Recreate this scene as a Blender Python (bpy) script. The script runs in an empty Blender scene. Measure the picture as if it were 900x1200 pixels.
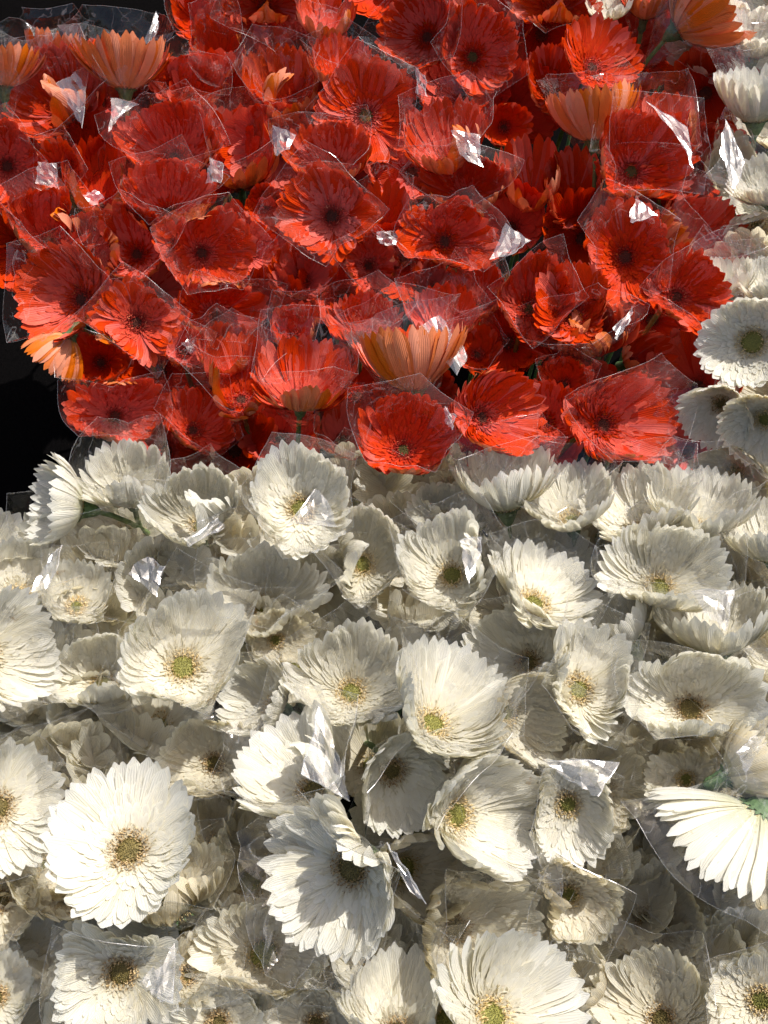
import bpy, math, random
import numpy as np
from mathutils import Vector, noise

S = bpy.context.scene
C = S.collection
R = math.radians
random.seed(11)
rng = np.random.default_rng(7)

# ------------------------------------------------------------------ camera, sky, sun, exposure
PITCH = R(62)
CAM = np.array([0.0, 0.0, 0.86])
F = 1287.0                                     # focal length in pixels of the 900 x 1200 photograph
cd = bpy.data.cameras.new('camera')
cam = bpy.data.objects.new('camera', cd); C.objects.link(cam)
cam.location = CAM; cam.rotation_euler = (math.pi/2 - PITCH, 0, 0)
cd.sensor_fit = 'VERTICAL'; cd.sensor_height = 24; cd.lens = 24*F/1200
cd.clip_start = 0.02; cd.clip_end = 200
S.camera = cam
SUN_EL, SUN_AZ = R(57), R(46)                  # azimuth measured from the view direction towards the right
w = bpy.data.worlds.new('World'); S.world = w; w.use_nodes = True
nt = w.node_tree
sky = nt.nodes.new('ShaderNodeTexSky'); sky.sky_type = 'NISHITA'; sky.sun_disc = False
sky.sun_elevation = SUN_EL; sky.sun_rotation = SUN_AZ; sky.air_density = 0.9; sky.dust_density = 4.0; sky.ozone_density = 0.4
bg = nt.nodes['Background']; bg.inputs['Strength'].default_value = 0.145
nt.links.new(sky.outputs[0], bg.inputs[0])
sd = bpy.data.lights.new('sun', 'SUN'); sd.energy = 4.5; sd.angle = R(0.53); sd.color = (1.0, 0.97, 0.93)
so = bpy.data.objects.new('sun', sd); C.objects.link(so)
SUNV = np.array([math.sin(SUN_AZ)*math.cos(SUN_EL), math.cos(SUN_AZ)*math.cos(SUN_EL), math.sin(SUN_EL)])
so.rotation_euler = Vector(SUNV).to_track_quat('Z', 'Y').to_euler(); so.location = (1, 1, 3)
vs = S.view_settings
vs.view_transform = 'Standard'; vs.look = 'None'; vs.exposure = 0.34; vs.gamma = 1.0
S.cycles.max_bounces = 10; S.cycles.diffuse_bounces = 7; S.cycles.glossy_bounces = 3
S.cycles.transmission_bounces = 8; S.cycles.transparent_max_bounces = 32
S.cycles.sample_clamp_indirect = 4.0

# ------------------------------------------------------------------ small vector helpers
def nrm(a):
    a = np.asarray(a, float); return a/np.linalg.norm(a, axis=-1, keepdims=True)
RIGHT = np.array([1.0, 0, 0])
FWD = np.array([0, math.cos(PITCH), -math.sin(PITCH)])
UP = np.array([0, math.sin(PITCH), math.cos(PITCH)])
def ray(px, py):
    return nrm(FWD + RIGHT*((px-450)/F) + UP*((600-py)/F))
def at(px, py, lift=0.0):
    """the point of the bed of flower heads seen at a pixel, lifted towards the eye"""
    d = ray(px, py); t = -CAM[2]/d[2]
    return CAM + d*(t-lift)

def tag(o, label=None, cat=None, group=None, kind=None):
    for k, v in (('label', label), ('category', cat), ('group', group), ('kind', kind)):
        if v: o[k] = v
    return o
def mesh_obj(name, verts, faces, mat, parent=None, smooth=True):
    me = bpy.data.meshes.new(name)
    me.from_pydata([tuple(v) for v in verts], [], faces)
    me.materials.append(mat)
    me.polygons.foreach_set('use_smooth', [smooth]*len(me.polygons))
    o = bpy.data.objects.new(name, me); C.objects.link(o)
    if parent is not None: o.parent = parent
    return o

# ------------------------------------------------------------------ materials
def new_mat(name):
    m = bpy.data.materials.new(name); m.use_nodes = True
    m.node_tree.nodes.clear(); return m, m.node_tree.nodes, m.node_tree.links
def N(nodes, t, **kw):
    n = nodes.new('ShaderNode'+t)
    for k, v in kw.items():
        if k in n.inputs: n.inputs[k].default_value = v
        else: setattr(n, k, v)
    return n
def mixc(nodes, links, fac, a, b, blend='MIX'):
    n = nodes.new('ShaderNodeMix'); n.data_type = 'RGBA'; n.blend_type = blend
    for sock, val in ((n.inputs[0], fac), (n.inputs[6], a), (n.inputs[7], b)):
        if hasattr(val, 'links') or hasattr(val, 'is_output'): links.new(val, sock)
        elif isinstance(val, (int, float)): sock.default_value = val
        else: sock.default_value = (*val, 1)
    return n.outputs[2]
def ramp(nodes, links, src, stops):
    r = nodes.new('ShaderNodeValToRGB'); e = r.color_ramp.elements
    while len(e) < len(stops): e.new(0.5)
    for q, (p, c) in zip(e, stops): q.position = p; q.color = (*c, 1)
    links.new(src, r.inputs[0]); return r.outputs[0]

def petal_material(name, tip, mid, base, back, back_base, trans, tr_amt, rough, spot=None, spot_lo=0.68):
    m, n, l = new_mat(name)
    out = N(n, 'OutputMaterial')
    uv = N(n, 'UVMap'); sep = N(n, 'SeparateXYZ'); l.new(uv.outputs[0], sep.inputs[0])
    oi = N(n, 'ObjectInfo'); geo = N(n, 'NewGeometry'); tc = N(n, 'TexCoord')
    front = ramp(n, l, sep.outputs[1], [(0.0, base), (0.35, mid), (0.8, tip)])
    rear = ramp(n, l, sep.outputs[1], [(0.0, back_base), (0.5, back), (1.0, back)])
    col = mixc(n, l, geo.outputs['Backfacing'], rear, front)      # the winding makes the inner side the back face
    # tone of single petals, and soft blotches
    mr = N(n, 'MapRange'); l.new(oi.outputs['Random'], mr.inputs[0]); mr.inputs[3].default_value = 0.86; mr.inputs[4].default_value = 1.06
    hs = N(n, 'HueSaturation'); l.new(col, hs.inputs['Color']); l.new(mr.outputs[0], hs.inputs['Value'])
    mr2 = N(n, 'MapRange'); l.new(oi.outputs['Random'], mr2.inputs[0]); mr2.inputs[3].default_value = 1.15; mr2.inputs[4].default_value = 0.85
    l.new(mr2.outputs[0], hs.inputs['Saturation'])
    no = N(n, 'TexNoise', Scale=90.0, Detail=4.0); l.new(tc.outputs['Object'], no.inputs['Vector'])
    col = hs.outputs[0]
    if spot:
        f = ramp(n, l, no.outputs[0], [(spot_lo, (0, 0, 0)), (spot_lo+0.08, (1, 1, 1))])
        col = mixc(n, l, f, col, spot)
    # lengthwise veins: fine ridges across the width
    wv = N(n, 'Math', operation='MULTIPLY'); l.new(sep.outputs[0], wv.inputs[0]); wv.inputs[1].default_value = 44.0
    sn = N(n, 'Math', operation='SINE'); l.new(wv.outputs[0], sn.inputs[0])
    ns = N(n, 'TexNoise', Scale=260.0, Detail=3.0); l.new(tc.outputs['Object'], ns.inputs['Vector'])
    ad = N(n, 'Math', operation='MULTIPLY_ADD'); l.new(ns.outputs[0], ad.inputs[0]); ad.inputs[1].default_value = 1.4; l.new(sn.outputs[0], ad.inputs[2])
    veinf = N(n, 'MapRange'); l.new(sn.outputs[0], veinf.inputs[0]); veinf.inputs[1].default_value = -1; veinf.inputs[3].default_value = 0.93; veinf.inputs[4].default_value = 1.0
    cv = N(n, 'HueSaturation'); l.new(col, cv.inputs['Color']); l.new(veinf.outputs[0], cv.inputs['Value'])
    col = cv.outputs[0]
    bp = N(n, 'Bump', Strength=0.38, Distance=0.0003); l.new(ad.outputs[0], bp.inputs['Height'])
    pb = N(n, 'BsdfPrincipled', Roughness=rough); l.new(col, pb.inputs['Base Color']); l.new(bp.outputs[0], pb.inputs['Normal'])
    pb.inputs['Specular IOR Level'].default_value = 0.22
    tr = N(n, 'BsdfTranslucent'); tcol = mixc(n, l, 1.0, col, trans, 'MULTIPLY'); l.new(tcol, tr.inputs[0]); l.new(bp.outputs[0], tr.inputs['Normal'])
    mx = N(n, 'MixShader'); mx.inputs[0].default_value = tr_amt
    l.new(pb.outputs[0], mx.inputs[1]); l.new(tr.outputs[0], mx.inputs[2]); l.new(mx.outputs[0], out.inputs[0])
    return m
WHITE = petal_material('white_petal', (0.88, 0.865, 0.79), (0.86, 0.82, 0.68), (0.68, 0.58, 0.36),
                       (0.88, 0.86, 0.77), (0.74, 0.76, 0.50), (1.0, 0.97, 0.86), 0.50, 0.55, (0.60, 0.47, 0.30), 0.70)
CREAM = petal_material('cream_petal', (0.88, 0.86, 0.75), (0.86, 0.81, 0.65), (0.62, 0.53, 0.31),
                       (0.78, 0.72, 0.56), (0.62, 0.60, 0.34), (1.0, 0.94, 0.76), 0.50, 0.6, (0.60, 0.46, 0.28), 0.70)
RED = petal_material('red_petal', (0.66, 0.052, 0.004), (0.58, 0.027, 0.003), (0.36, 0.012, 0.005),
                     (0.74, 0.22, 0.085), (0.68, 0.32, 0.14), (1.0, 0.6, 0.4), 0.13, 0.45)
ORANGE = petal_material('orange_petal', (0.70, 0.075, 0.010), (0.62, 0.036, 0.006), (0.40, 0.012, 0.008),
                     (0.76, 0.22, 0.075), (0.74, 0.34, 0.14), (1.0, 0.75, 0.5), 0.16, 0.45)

def bump_material(name, c1, c2, scale, rough=0.7, dist=0.0006, sss=0.0):
    m, n, l = new_mat(name); out = N(n, 'OutputMaterial'); tc = N(n, 'TexCoord')
    no = N(n, 'TexNoise', Scale=scale, Detail=5.0); l.new(tc.outputs['Object'], no.inputs['Vector'])
    col = ramp(n, l, no.outputs[0], [(0.35, c1), (0.65, c2)])
    bp = N(n, 'Bump', Strength=0.6, Distance=dist); l.new(no.outputs[0], bp.inputs['Height'])
    pb = N(n, 'BsdfPrincipled', Roughness=rough); l.new(col, pb.inputs['Base Color']); l.new(bp.outputs[0], pb.inputs['Normal'])
    if rough > 0.9: pb.inputs['Specular IOR Level'].default_value = 0.0
    l.new(pb.outputs[0], out.inputs[0]); return m
EYE_GREEN = bump_material('olive_green_centre', (0.12, 0.12, 0.02), (0.27, 0.25, 0.05), 900)
EYE_BROWN = bump_material('brown_centre', (0.08, 0.065, 0.015), (0.24, 0.18, 0.05), 900)
EYE_DARK = bump_material('dark_red_centre', (0.05, 0.012, 0.006), (0.20, 0.045, 0.02), 900)
EYE_REDGREEN = bump_material('dull_green_centre', (0.06, 0.06, 0.012), (0.20, 0.16, 0.04), 900)
ST_TAN = bump_material('tan_stamens', (0.42, 0.28, 0.10), (0.74, 0.60, 0.32), 400)
ST_BROWN = bump_material('brown_stamens', (0.24, 0.14, 0.05), (0.66, 0.50, 0.26), 400)
ST_RED = bump_material('dark_red_stamens', (0.22, 0.012, 0.006), (0.62, 0.045, 0.015), 500)
STEM = bump_material('green_stem', (0.07, 0.13, 0.03), (0.14, 0.21, 0.06), 120)
CALYX = bump_material('green_calyx', (0.035, 0.08, 0.02), (0.10, 0.17, 0.06), 300)
GROUND_SHADE = bump_material('shade_black_ground', (0.0015, 0.0014, 0.0014), (0.004, 0.0035, 0.0035), 700, 0.95, 0.0008)  # ground painted near black to stand in for the shade beneath the heap
INSECT = bump_material('black_insect', (0.008, 0.007, 0.006), (0.03, 0.025, 0.02), 600, 0.3)

def film_material(name, haze, refl, rough, bump):
    m, n, l = new_mat(name); out = N(n, 'OutputMaterial'); tc = N(n, 'TexCoord')
    lw = N(n, 'LayerWeight', Blend=0.5)
    no = N(n, 'TexNoise', Scale=38.0, Detail=3.0, Roughness=0.5); no.inputs['Distortion'].default_value = 0.8
    l.new(tc.outputs['Object'], no.inputs['Vector'])
    n2 = N(n, 'TexNoise', Scale=24.0, Detail=1.0); l.new(tc.outputs['Object'], n2.inputs['Vector'])
    sb = N(n, 'Math', operation='SUBTRACT'); l.new(n2.outputs[0], sb.inputs[0]); sb.inputs[1].default_value = 0.5
    ab = N(n, 'Math', operation='ABSOLUTE'); l.new(sb.outputs[0], ab.inputs[0])
    sm = N(n, 'Math', operation='MULTIPLY_ADD'); l.new(ab.outputs[0], sm.inputs[0]); sm.inputs[1].default_value = 2.2; l.new(no.outputs[0], sm.inputs[2])
    bp = N(n, 'Bump', Strength=bump, Distance=0.004); l.new(sm.outputs[0], bp.inputs['Height'])
    l.new(bp.outputs[0], lw.inputs['Normal'])
    pw = N(n, 'Math', operation='POWER'); l.new(lw.outputs['Facing'], pw.inputs[0]); pw.inputs[1].default_value = 4.0
    ma = N(n, 'Math', operation='MULTIPLY_ADD'); l.new(pw.outputs[0], ma.inputs[0]); ma.inputs[1].default_value = 0.75; ma.inputs[2].default_value = refl
    cl = N(n, 'Math', operation='MINIMUM'); l.new(ma.outputs[0], cl.inputs[0]); cl.inputs[1].default_value = 0.9
    gl = N(n, 'BsdfGlossy', Roughness=rough); gl.inputs[0].default_value = (1, 1, 1, 1); l.new(bp.outputs[0], gl.inputs['Normal'])
    tp = N(n, 'BsdfTransparent'); tp.inputs[0].default_value = (0.985, 0.985, 0.985, 1)
    df = N(n, 'BsdfDiffuse'); df.inputs[0].default_value = (0.8, 0.8, 0.8, 1)
    tl = N(n, 'BsdfTranslucent'); tl.inputs[0].default_value = (0.8, 0.8, 0.8, 1)
    dm = N(n, 'MixShader'); dm.inputs[0].default_value = 0.5; l.new(df.outputs[0], dm.inputs[1]); l.new(tl.outputs[0], dm.inputs[2])
    # creases scatter a little more light than the flat film between them
    mp = N(n, 'Mapping'); mp.inputs['Rotation'].default_value = (.5, .3, .8); mp.inputs['Scale'].default_value = (1.0, 0.35, 1.0); l.new(tc.outputs['Object'], mp.inputs[0])
    n3 = N(n, 'TexNoise', Scale=46.0, Detail=2.0); n3.inputs['Distortion'].default_value = 0.5; l.new(mp.outputs[0], n3.inputs['Vector'])
    s3 = N(n, 'Math', operation='SUBTRACT'); l.new(n3.outputs[0], s3.inputs[0]); s3.inputs[1].default_value = 0.53
    a3 = N(n, 'Math', operation='ABSOLUTE'); l.new(s3.outputs[0], a3.inputs[0])
    m3 = N(n, 'MapRange'); l.new(a3.outputs[0], m3.inputs[0]); m3.inputs[2].default_value = 0.014; m3.inputs[3].default_value = haze+0.16; m3.inputs[4].default_value = haze
    n4 = N(n, 'TexNoise', Scale=17.0, Detail=2.0); l.new(tc.outputs['Object'], n4.inputs['Vector'])
    m4 = N(n, 'MapRange'); l.new(n4.outputs[0], m4.inputs[0]); m4.inputs[1].default_value = 0.52; m4.inputs[2].default_value = 0.7; m4.inputs[3].default_value = 0.0; m4.inputs[4].default_value = 0.045
    a4 = N(n, 'Math', operation='ADD'); l.new(m3.outputs[0], a4.inputs[0]); l.new(m4.outputs[0], a4.inputs[1])
    hz = N(n, 'MixShader'); l.new(a4.outputs[0], hz.inputs[0]); l.new(tp.outputs[0], hz.inputs[1]); l.new(dm.outputs[0], hz.inputs[2])
    mx = N(n, 'MixShader'); l.new(cl.outputs[0], mx.inputs[0]); l.new(hz.outputs[0], mx.inputs[1]); l.new(gl.outputs[0], mx.inputs[2])
    l.new(mx.outputs[0], out.inputs[0]); return m
FILM = film_material('clear_film', 0.006, 0.030, 0.09, 0.6)
FOLD = film_material('folded_film', 0.07, 0.13, 0.16, 0.25)

EDGE = film_material('film_cut_edge', 0.10, 0.10, 0.25, 0.1)

# ------------------------------------------------------------------ the ground the stems stand on, deep shade put into its colour
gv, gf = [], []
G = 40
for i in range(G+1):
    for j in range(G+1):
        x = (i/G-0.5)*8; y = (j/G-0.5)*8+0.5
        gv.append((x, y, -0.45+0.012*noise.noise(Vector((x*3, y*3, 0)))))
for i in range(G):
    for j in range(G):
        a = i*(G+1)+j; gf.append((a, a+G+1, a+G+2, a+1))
tag(mesh_obj('ground', gv, gf, GROUND_SHADE), kind='structure')

# ------------------------------------------------------------------ the flower builder
NS, NX = 7, 5
S_ROW = np.array([0, .22, .45, .65, .82, .94, 1.0])
W_ROW = np.array([.45, .70, .90, 1.0, .97, .74, .33])
X_COL = np.linspace(-1, 1, NX)
PF = [(i*NX+j, i*NX+j+1, (i+1)*NX+j+1, (i+1)*NX+j) for i in range(NS-1) for j in range(NX-1)]
def proto_petal(mat):
    me = bpy.data.meshes.new('petal')
    me.from_pydata([(0, 0, 0)]*(NS*NX), [], PF); me.materials.append(mat)
    uvl = me.uv_layers.new(name='UVMap'); uv = []
    for f in PF:
        for v in f: uv += [(X_COL[v % NX]+1)/2, S_ROW[v//NX]]
    uvl.data.foreach_set('uv', uv)
    me.polygons.foreach_set('use_smooth', [True]*len(PF))
    return me
PROTO = {m.name: proto_petal(m) for m in (WHITE, CREAM, RED, ORANGE)}

class Head:
    """shape of one flower head: an opening of two half-widths, walls that rise from the disc"""
    def __init__(s, Cn, u, v, n, Ru, Rv, r0, L, seed, rough, folds):
        s.C, s.u, s.v, s.n, s.Ru, s.Rv, s.r0, s.L = Cn, u, v, n, Ru, Rv, r0, L
        s.folds = folds; s.rough = rough
        r = np.random.default_rng(seed)
        s.k = r.normal(0, 1, 6); s.ph = r.uniform(0, 6.28, 6)
        s.tipk = r.uniform(-0.12, 0.10)
        s.K = int(r.integers(4, 6)); K = s.K
        s.ca = np.sort(((np.arange(K)+r.uniform(-.22, .22, K))/K*2*math.pi+r.uniform(0, 6.28)) % (2*math.pi))
        s.cr = r.uniform(.94, 1.12, K); s.sq = 0.0
    def poly(s, q):
        """radius and corner weight of the flattened, cornered mouth"""
        q = np.asarray(q) % (2*math.pi); K = s.K
        i = np.searchsorted(s.ca, q) % K; j = (i-1) % K
        a0, a1 = s.ca[j], s.ca[i]; da = (a1-a0) % (2*math.pi); t = ((q-a0) % (2*math.pi))/da
        p0x, p0y = np.cos(a0)*s.cr[j], np.sin(a0)*s.cr[j]; ex, ey = np.cos(a1)*s.cr[i]-p0x, np.sin(a1)*s.cr[i]-p0y
        return (p0x*ey-p0y*ex)/(np.cos(q)*ey-np.sin(q)*ex)*1.14, i, j, t
    def mouth(s, az):
        Rr = s.Ru*s.Rv/np.sqrt((s.Rv*np.cos(az))**2+(s.Ru*np.sin(az))**2)
        if s.sq == 0: return Rr
        g = (s.poly(az-.12)[0]+s.poly(az)[0]+s.poly(az+.12)[0])/3
        return Rr*(1-s.sq+s.sq*g)
    def elev(s, az):
        """mean elevation of the wall above the disc plane, at an azimuth"""
        Rr = s.mouth(az)
        c = np.clip((Rr-s.r0)/s.L, 0.10, 0.985)
        e = np.arccos(c)
        for i in range(3): e = e+s.rough*0.5*s.k[i]*np.sin((i+2)*az+s.ph[i])
        for a, hw, am in s.folds:
            d = (az-math.radians(a)+math.pi) % (2*math.pi)-math.pi
            e = e+math.radians(am*1.25)*np.exp(-(d/math.radians(hw))**4)
        return e
    def petals(s, az, frac, width, lift, curl, roll, bend, srow=S_ROW, wrow=W_ROW, xcol=X_COL):
        """az, frac ... : arrays of P petals -> points P x ns x nx x 3"""
        P = len(az); ns = len(srow); nx = len(xcol)
        sf = np.linspace(0, 1, 22)
        E = s.elev(az)[:, None]
        LL = (s.L*frac)[:, None]
        sp = sf[None, :]*frac[:, None]                          # the place on the common wall
        e = E*(0.42+1.16*np.minimum(sp, .9))+curl[:, None]*np.clip((sf[None, :]-0.55)/0.45, 0, 1)**1.5
        ds = LL/(len(sf)-1)
        rr = s.r0*0.82+np.concatenate([np.zeros((P, 1)), np.cumsum(np.cos((e[:, 1:]+e[:, :-1])/2)*ds, 1)], 1)
        hh = np.concatenate([np.zeros((P, 1)), np.cumsum(np.sin((e[:, 1:]+e[:, :-1])/2)*ds, 1)], 1)
        def smp(A): return np.stack([np.interp(srow, sf, A[i]) for i in range(P)])
        r_, h_, e_ = smp(rr), smp(hh), smp(e)
        azb = az[:, None]+bend[:, None]*srow[None, :]**2
        rad = np.cos(azb)[..., None]*s.u+np.sin(azb)[..., None]*s.v
        tan = -np.sin(azb)[..., None]*s.u+np.cos(azb)[..., None]*s.v
        nn = s.n[None, None, :]
        inw = -rad*np.sin(e_)[..., None]+nn*np.cos(e_)[..., None]     # inner side of the wall
        base = s.C+rad*r_[..., None]+nn*h_[..., None]+inw*(lift[:, None]*(0.35+0.65*srow[None, :]))[..., None]
        ro = roll[:, None]*(0.3+srow[None, :])
        side = tan*np.cos(ro)[..., None]+inw*np.sin(ro)[..., None]
        nor = inw*np.cos(ro)[..., None]-tan*np.sin(ro)[..., None]
        wd = width[:, None]*wrow[None, :]
        x = xcol[None, None, :]
        z = wd[..., None]*(0.20*x**2-0.05*np.cos(x*math.pi*1.5))*np.where(np.arange(P) % 3 == 0, -0.4, 1.0)[:, None, None]
        # the tip is rounded: outer columns stop earlier
        adv = -(x**2)*0.035*LL[..., None]*np.clip((srow[None, :, None]-0.6)/0.4, 0, 1)
        tg = rad*np.cos(e_)[..., None]+nn*np.sin(e_)[..., None]
        return (base[:, :, None, :]+side[:, :, None, :]*(wd[..., None]*x)[..., None]
                + nor[:, :, None, :]*z[..., None]+tg[:, :, None, :]*adv[..., None])

def joined(pts, mat, name, parent, stuff=True):
    """many small petals as one mesh, with the same uv layout as single ones"""
    P, ns, nx, _ = pts.shape
    V = pts.reshape(-1, 3)
    q = np.array([(i*nx+j, i*nx+j+1, (i+1)*nx+j+1, (i+1)*nx+j) for i in range(ns-1) for j in range(nx-1)])
    Fq = (q[None]+(np.arange(P)*ns*nx)[:, None, None]).reshape(-1, 4)
    me = bpy.data.meshes.new(name); me.from_pydata(V.tolist(), [], Fq.tolist()); me.materials.append(mat)
    k = Fq.reshape(-1) % (ns*nx)
    uv = np.stack([(k % nx)/(nx-1), (k//nx)/(ns-1)*0.75+0.1], 1).reshape(-1)
    me.uv_layers.new(name='UVMap').data.foreach_set('uv', uv)
    me.polygons.foreach_set('use_smooth', [True]*len(me.polygons))
    o = bpy.data.objects.new(name, me); C.objects.link(o); o.parent = parent
    if stuff: o['kind'] = 'stuff'
    return o

def spikes(H, mat, name, parent, nsp, rmin, rmax, hgt, wid, lean, seed, z0=0.0, dome=0.0):
    """a crowd of small pointed florets between two radii, laid out like seeds of a disc"""
    r = np.random.default_rng(seed); V, Fc = [], []
    for i in range(nsp):
        t = (i+0.5)/nsp; rad = math.sqrt(rmin**2+(rmax**2-rmin**2)*t); a = i*2.39996+r.normal(0, .08)
        d = math.cos(a)*H.u+math.sin(a)*H.v; tt = -math.sin(a)*H.u+math.cos(a)*H.v
        zz = z0+dome*(1-(rad/H.r0)**2)
        b = H.C+d*rad+H.n*zz; h = hgt*r.uniform(.6, 1.25); w_ = wid*r.uniform(.7, 1.2)
        dir_ = nrm(H.n+d*(lean+r.normal(0, .25))+tt*r.normal(0, .25))
        top = b+dir_*h; mid = b+dir_*h*0.6
        k = len(V)
        for c in range(3):
            q = c*2.094+a; V.append(b+(d*math.cos(q)+tt*math.sin(q))*w_*0.7)
        for c in range(3):
            q = c*2.094+a; V.append(mid+(d*math.cos(q)+tt*math.sin(q))*w_)
        V.append(top+d*w_*0.5)
        for c in range(3):
            c2 = (c+1) % 3; Fc.append((k+c, k+c2, k+3+c2, k+3+c)); Fc.append((k+3+c, k+3+c2, k+6))
    o = mesh_obj(name, V, Fc, mat, parent); o['kind'] = 'stuff'; return o

def bezier(P0, P1, P2, t): return (1-t)**2*P0+2*(1-t)*t*P1+t*t*P2

def tube(pts, rads, ns=6):
    V, Fc = [], []
    for i, (p, rr) in enumerate(zip(pts, rads)):
        a = pts[max(i-1, 0)]; b = pts[min(i+1, len(pts)-1)]; T = nrm(b-a)
        s1 = nrm(np.cross(T, [0.31, 0.9, 0.2])); s2 = np.cross(T, s1)
        for c in range(ns):
            q = 2*math.pi*c/ns; V.append(p+(s1*math.cos(q)+s2*math.sin(q))*rr)
    for i in range(len(pts)-1):
        for c in range(ns):
            c2 = (c+1) % ns; Fc.append((i*ns+c, i*ns+c2, (i+1)*ns+c2, (i+1)*ns+c))
    return V, Fc

def sleeve(H, root, P0, P1, P2, seed, over, loose, mat=FILM):
    """cone of clear film: gathered round the stem, flat facets and pointed corners at the mouth"""
    r = np.random.default_rng(seed); NH = 14; K = H.K; chh = r.uniform(0.006, 0.024, K)
    seedv = Vector((seed*1.37 % 50, seed*.73 % 50, seed*.31 % 50))
    V, Fc = [], []
    per = 11; a = np.concatenate([H.ca[q]+((H.ca[(q+1) % K]-H.ca[q]) % (2*math.pi))*(np.arange(per)/per)**1.0 for q in range(K)])
    NA = len(a); pol = []
    for q in a:
        pr, i_, j_, t_ = H.poly(q+1e-5)
        pol.append((min(float(pr), 1.5)*0.97*loose, chh[j_]*(1-t_)+chh[i_]*t_-0.006*math.sin(math.pi*t_)))
    el = np.minimum(H.elev(a), 1.35)
    Rr = H.Ru*H.Rv/np.sqrt((H.Rv*np.cos(a))**2+(H.Ru*np.sin(a))**2)
    hr = H.L*np.sin(el)*0.97
    low = -0.075
    cre = [(r.uniform(0, 6.28), r.uniform(.2, 1.0), r.uniform(0, 3.14), r.uniform(.12, .3), r.choice([-1, 1])*r.uniform(.004, .010)) for _ in range(9)]
    for k in range(NH+1):
        f = k/NH
        for i in range(NA):
            pr, ph = pol[i]; top = hr[i]+over+ph
            z = low+(top-low)*f
            blend = min(1, max(0, (z+0.02)/(top+0.02)))
            shape = f**1.35
            rad = 0.006+(Rr[i]*(pr*blend+(1-blend)*0.95)+0.002-0.006)*shape
            rad *= 1+0.05*math.sin(a[i]*9+seed)*(1-f)
            d = math.cos(a[i])*H.u+math.sin(a[i])*H.v
            if z >= 0: p = H.C+H.n*z+d*rad
            else:
                t = -z/0.075*0.16; c_ = bezier(P0, P1, P2, t); c2 = bezier(P0, P1, P2, t+.01)
                T = nrm(c_-c2); uu = nrm(H.u-T*np.dot(H.u, T)); vv = np.cross(T, uu)
                p = c_+(math.cos(a[i])*uu+math.sin(a[i])*vv)*rad
            q = Vector(p)*30+seedv
            nv = noise.noise(q)*0.0022*f+abs(noise.noise(q*2.7))*0.0010*f
            for (ca_, cf_, ct_, cw_, cA_) in cre:
                da_ = ((a[i]-ca_+math.pi) % 6.2832-math.pi)*.5; df_ = f-cf_
                if abs(da_) < .6 and abs(df_) < .5:
                    dl = abs(da_*math.cos(ct_)+df_*math.sin(ct_))
                    al = abs(-da_*math.sin(ct_)+df_*math.cos(ct_))
                    nv += cA_*max(0, 1-dl/cw_)*max(0, 1-al/.5)*f
            V.append(p+d*nv)
    for k in range(NH):
        for i in range(NA):
            j = (i+1) % NA; Fc.append((k*NA+i, k*NA+j, (k+1)*NA+j, (k+1)*NA+i))
    # the cut edge, a hair thicker than the sheet
    base = NH*NA; k0 = len(V)
    for i in range(NA):
        p = V[base+i]; d = math.cos(a[i])*H.u+math.sin(a[i])*H.v
        for c in range(3):
            q = c*2.094; V.append(p+(d*math.cos(q)+H.n*math.sin(q))*0.00016)
    for i in range(NA):
        j = (i+1) % NA
        for c in range(3):
            c2 = (c+1) % 3; Fc.append((k0+i*3+c, k0+i*3+c2, k0+j*3+c2, k0+j*3+c))
    o = mesh_obj('plastic_sleeve', V, Fc, mat, root, smooth=False)
    o.data.materials.append(EDGE)
    o.data.polygons.foreach_set('material_index', [0]*(NH*NA)+[1]*(len(Fc)-NH*NA)); o.data.update()
    # keep the creases at the corners sharp
    return o

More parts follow.
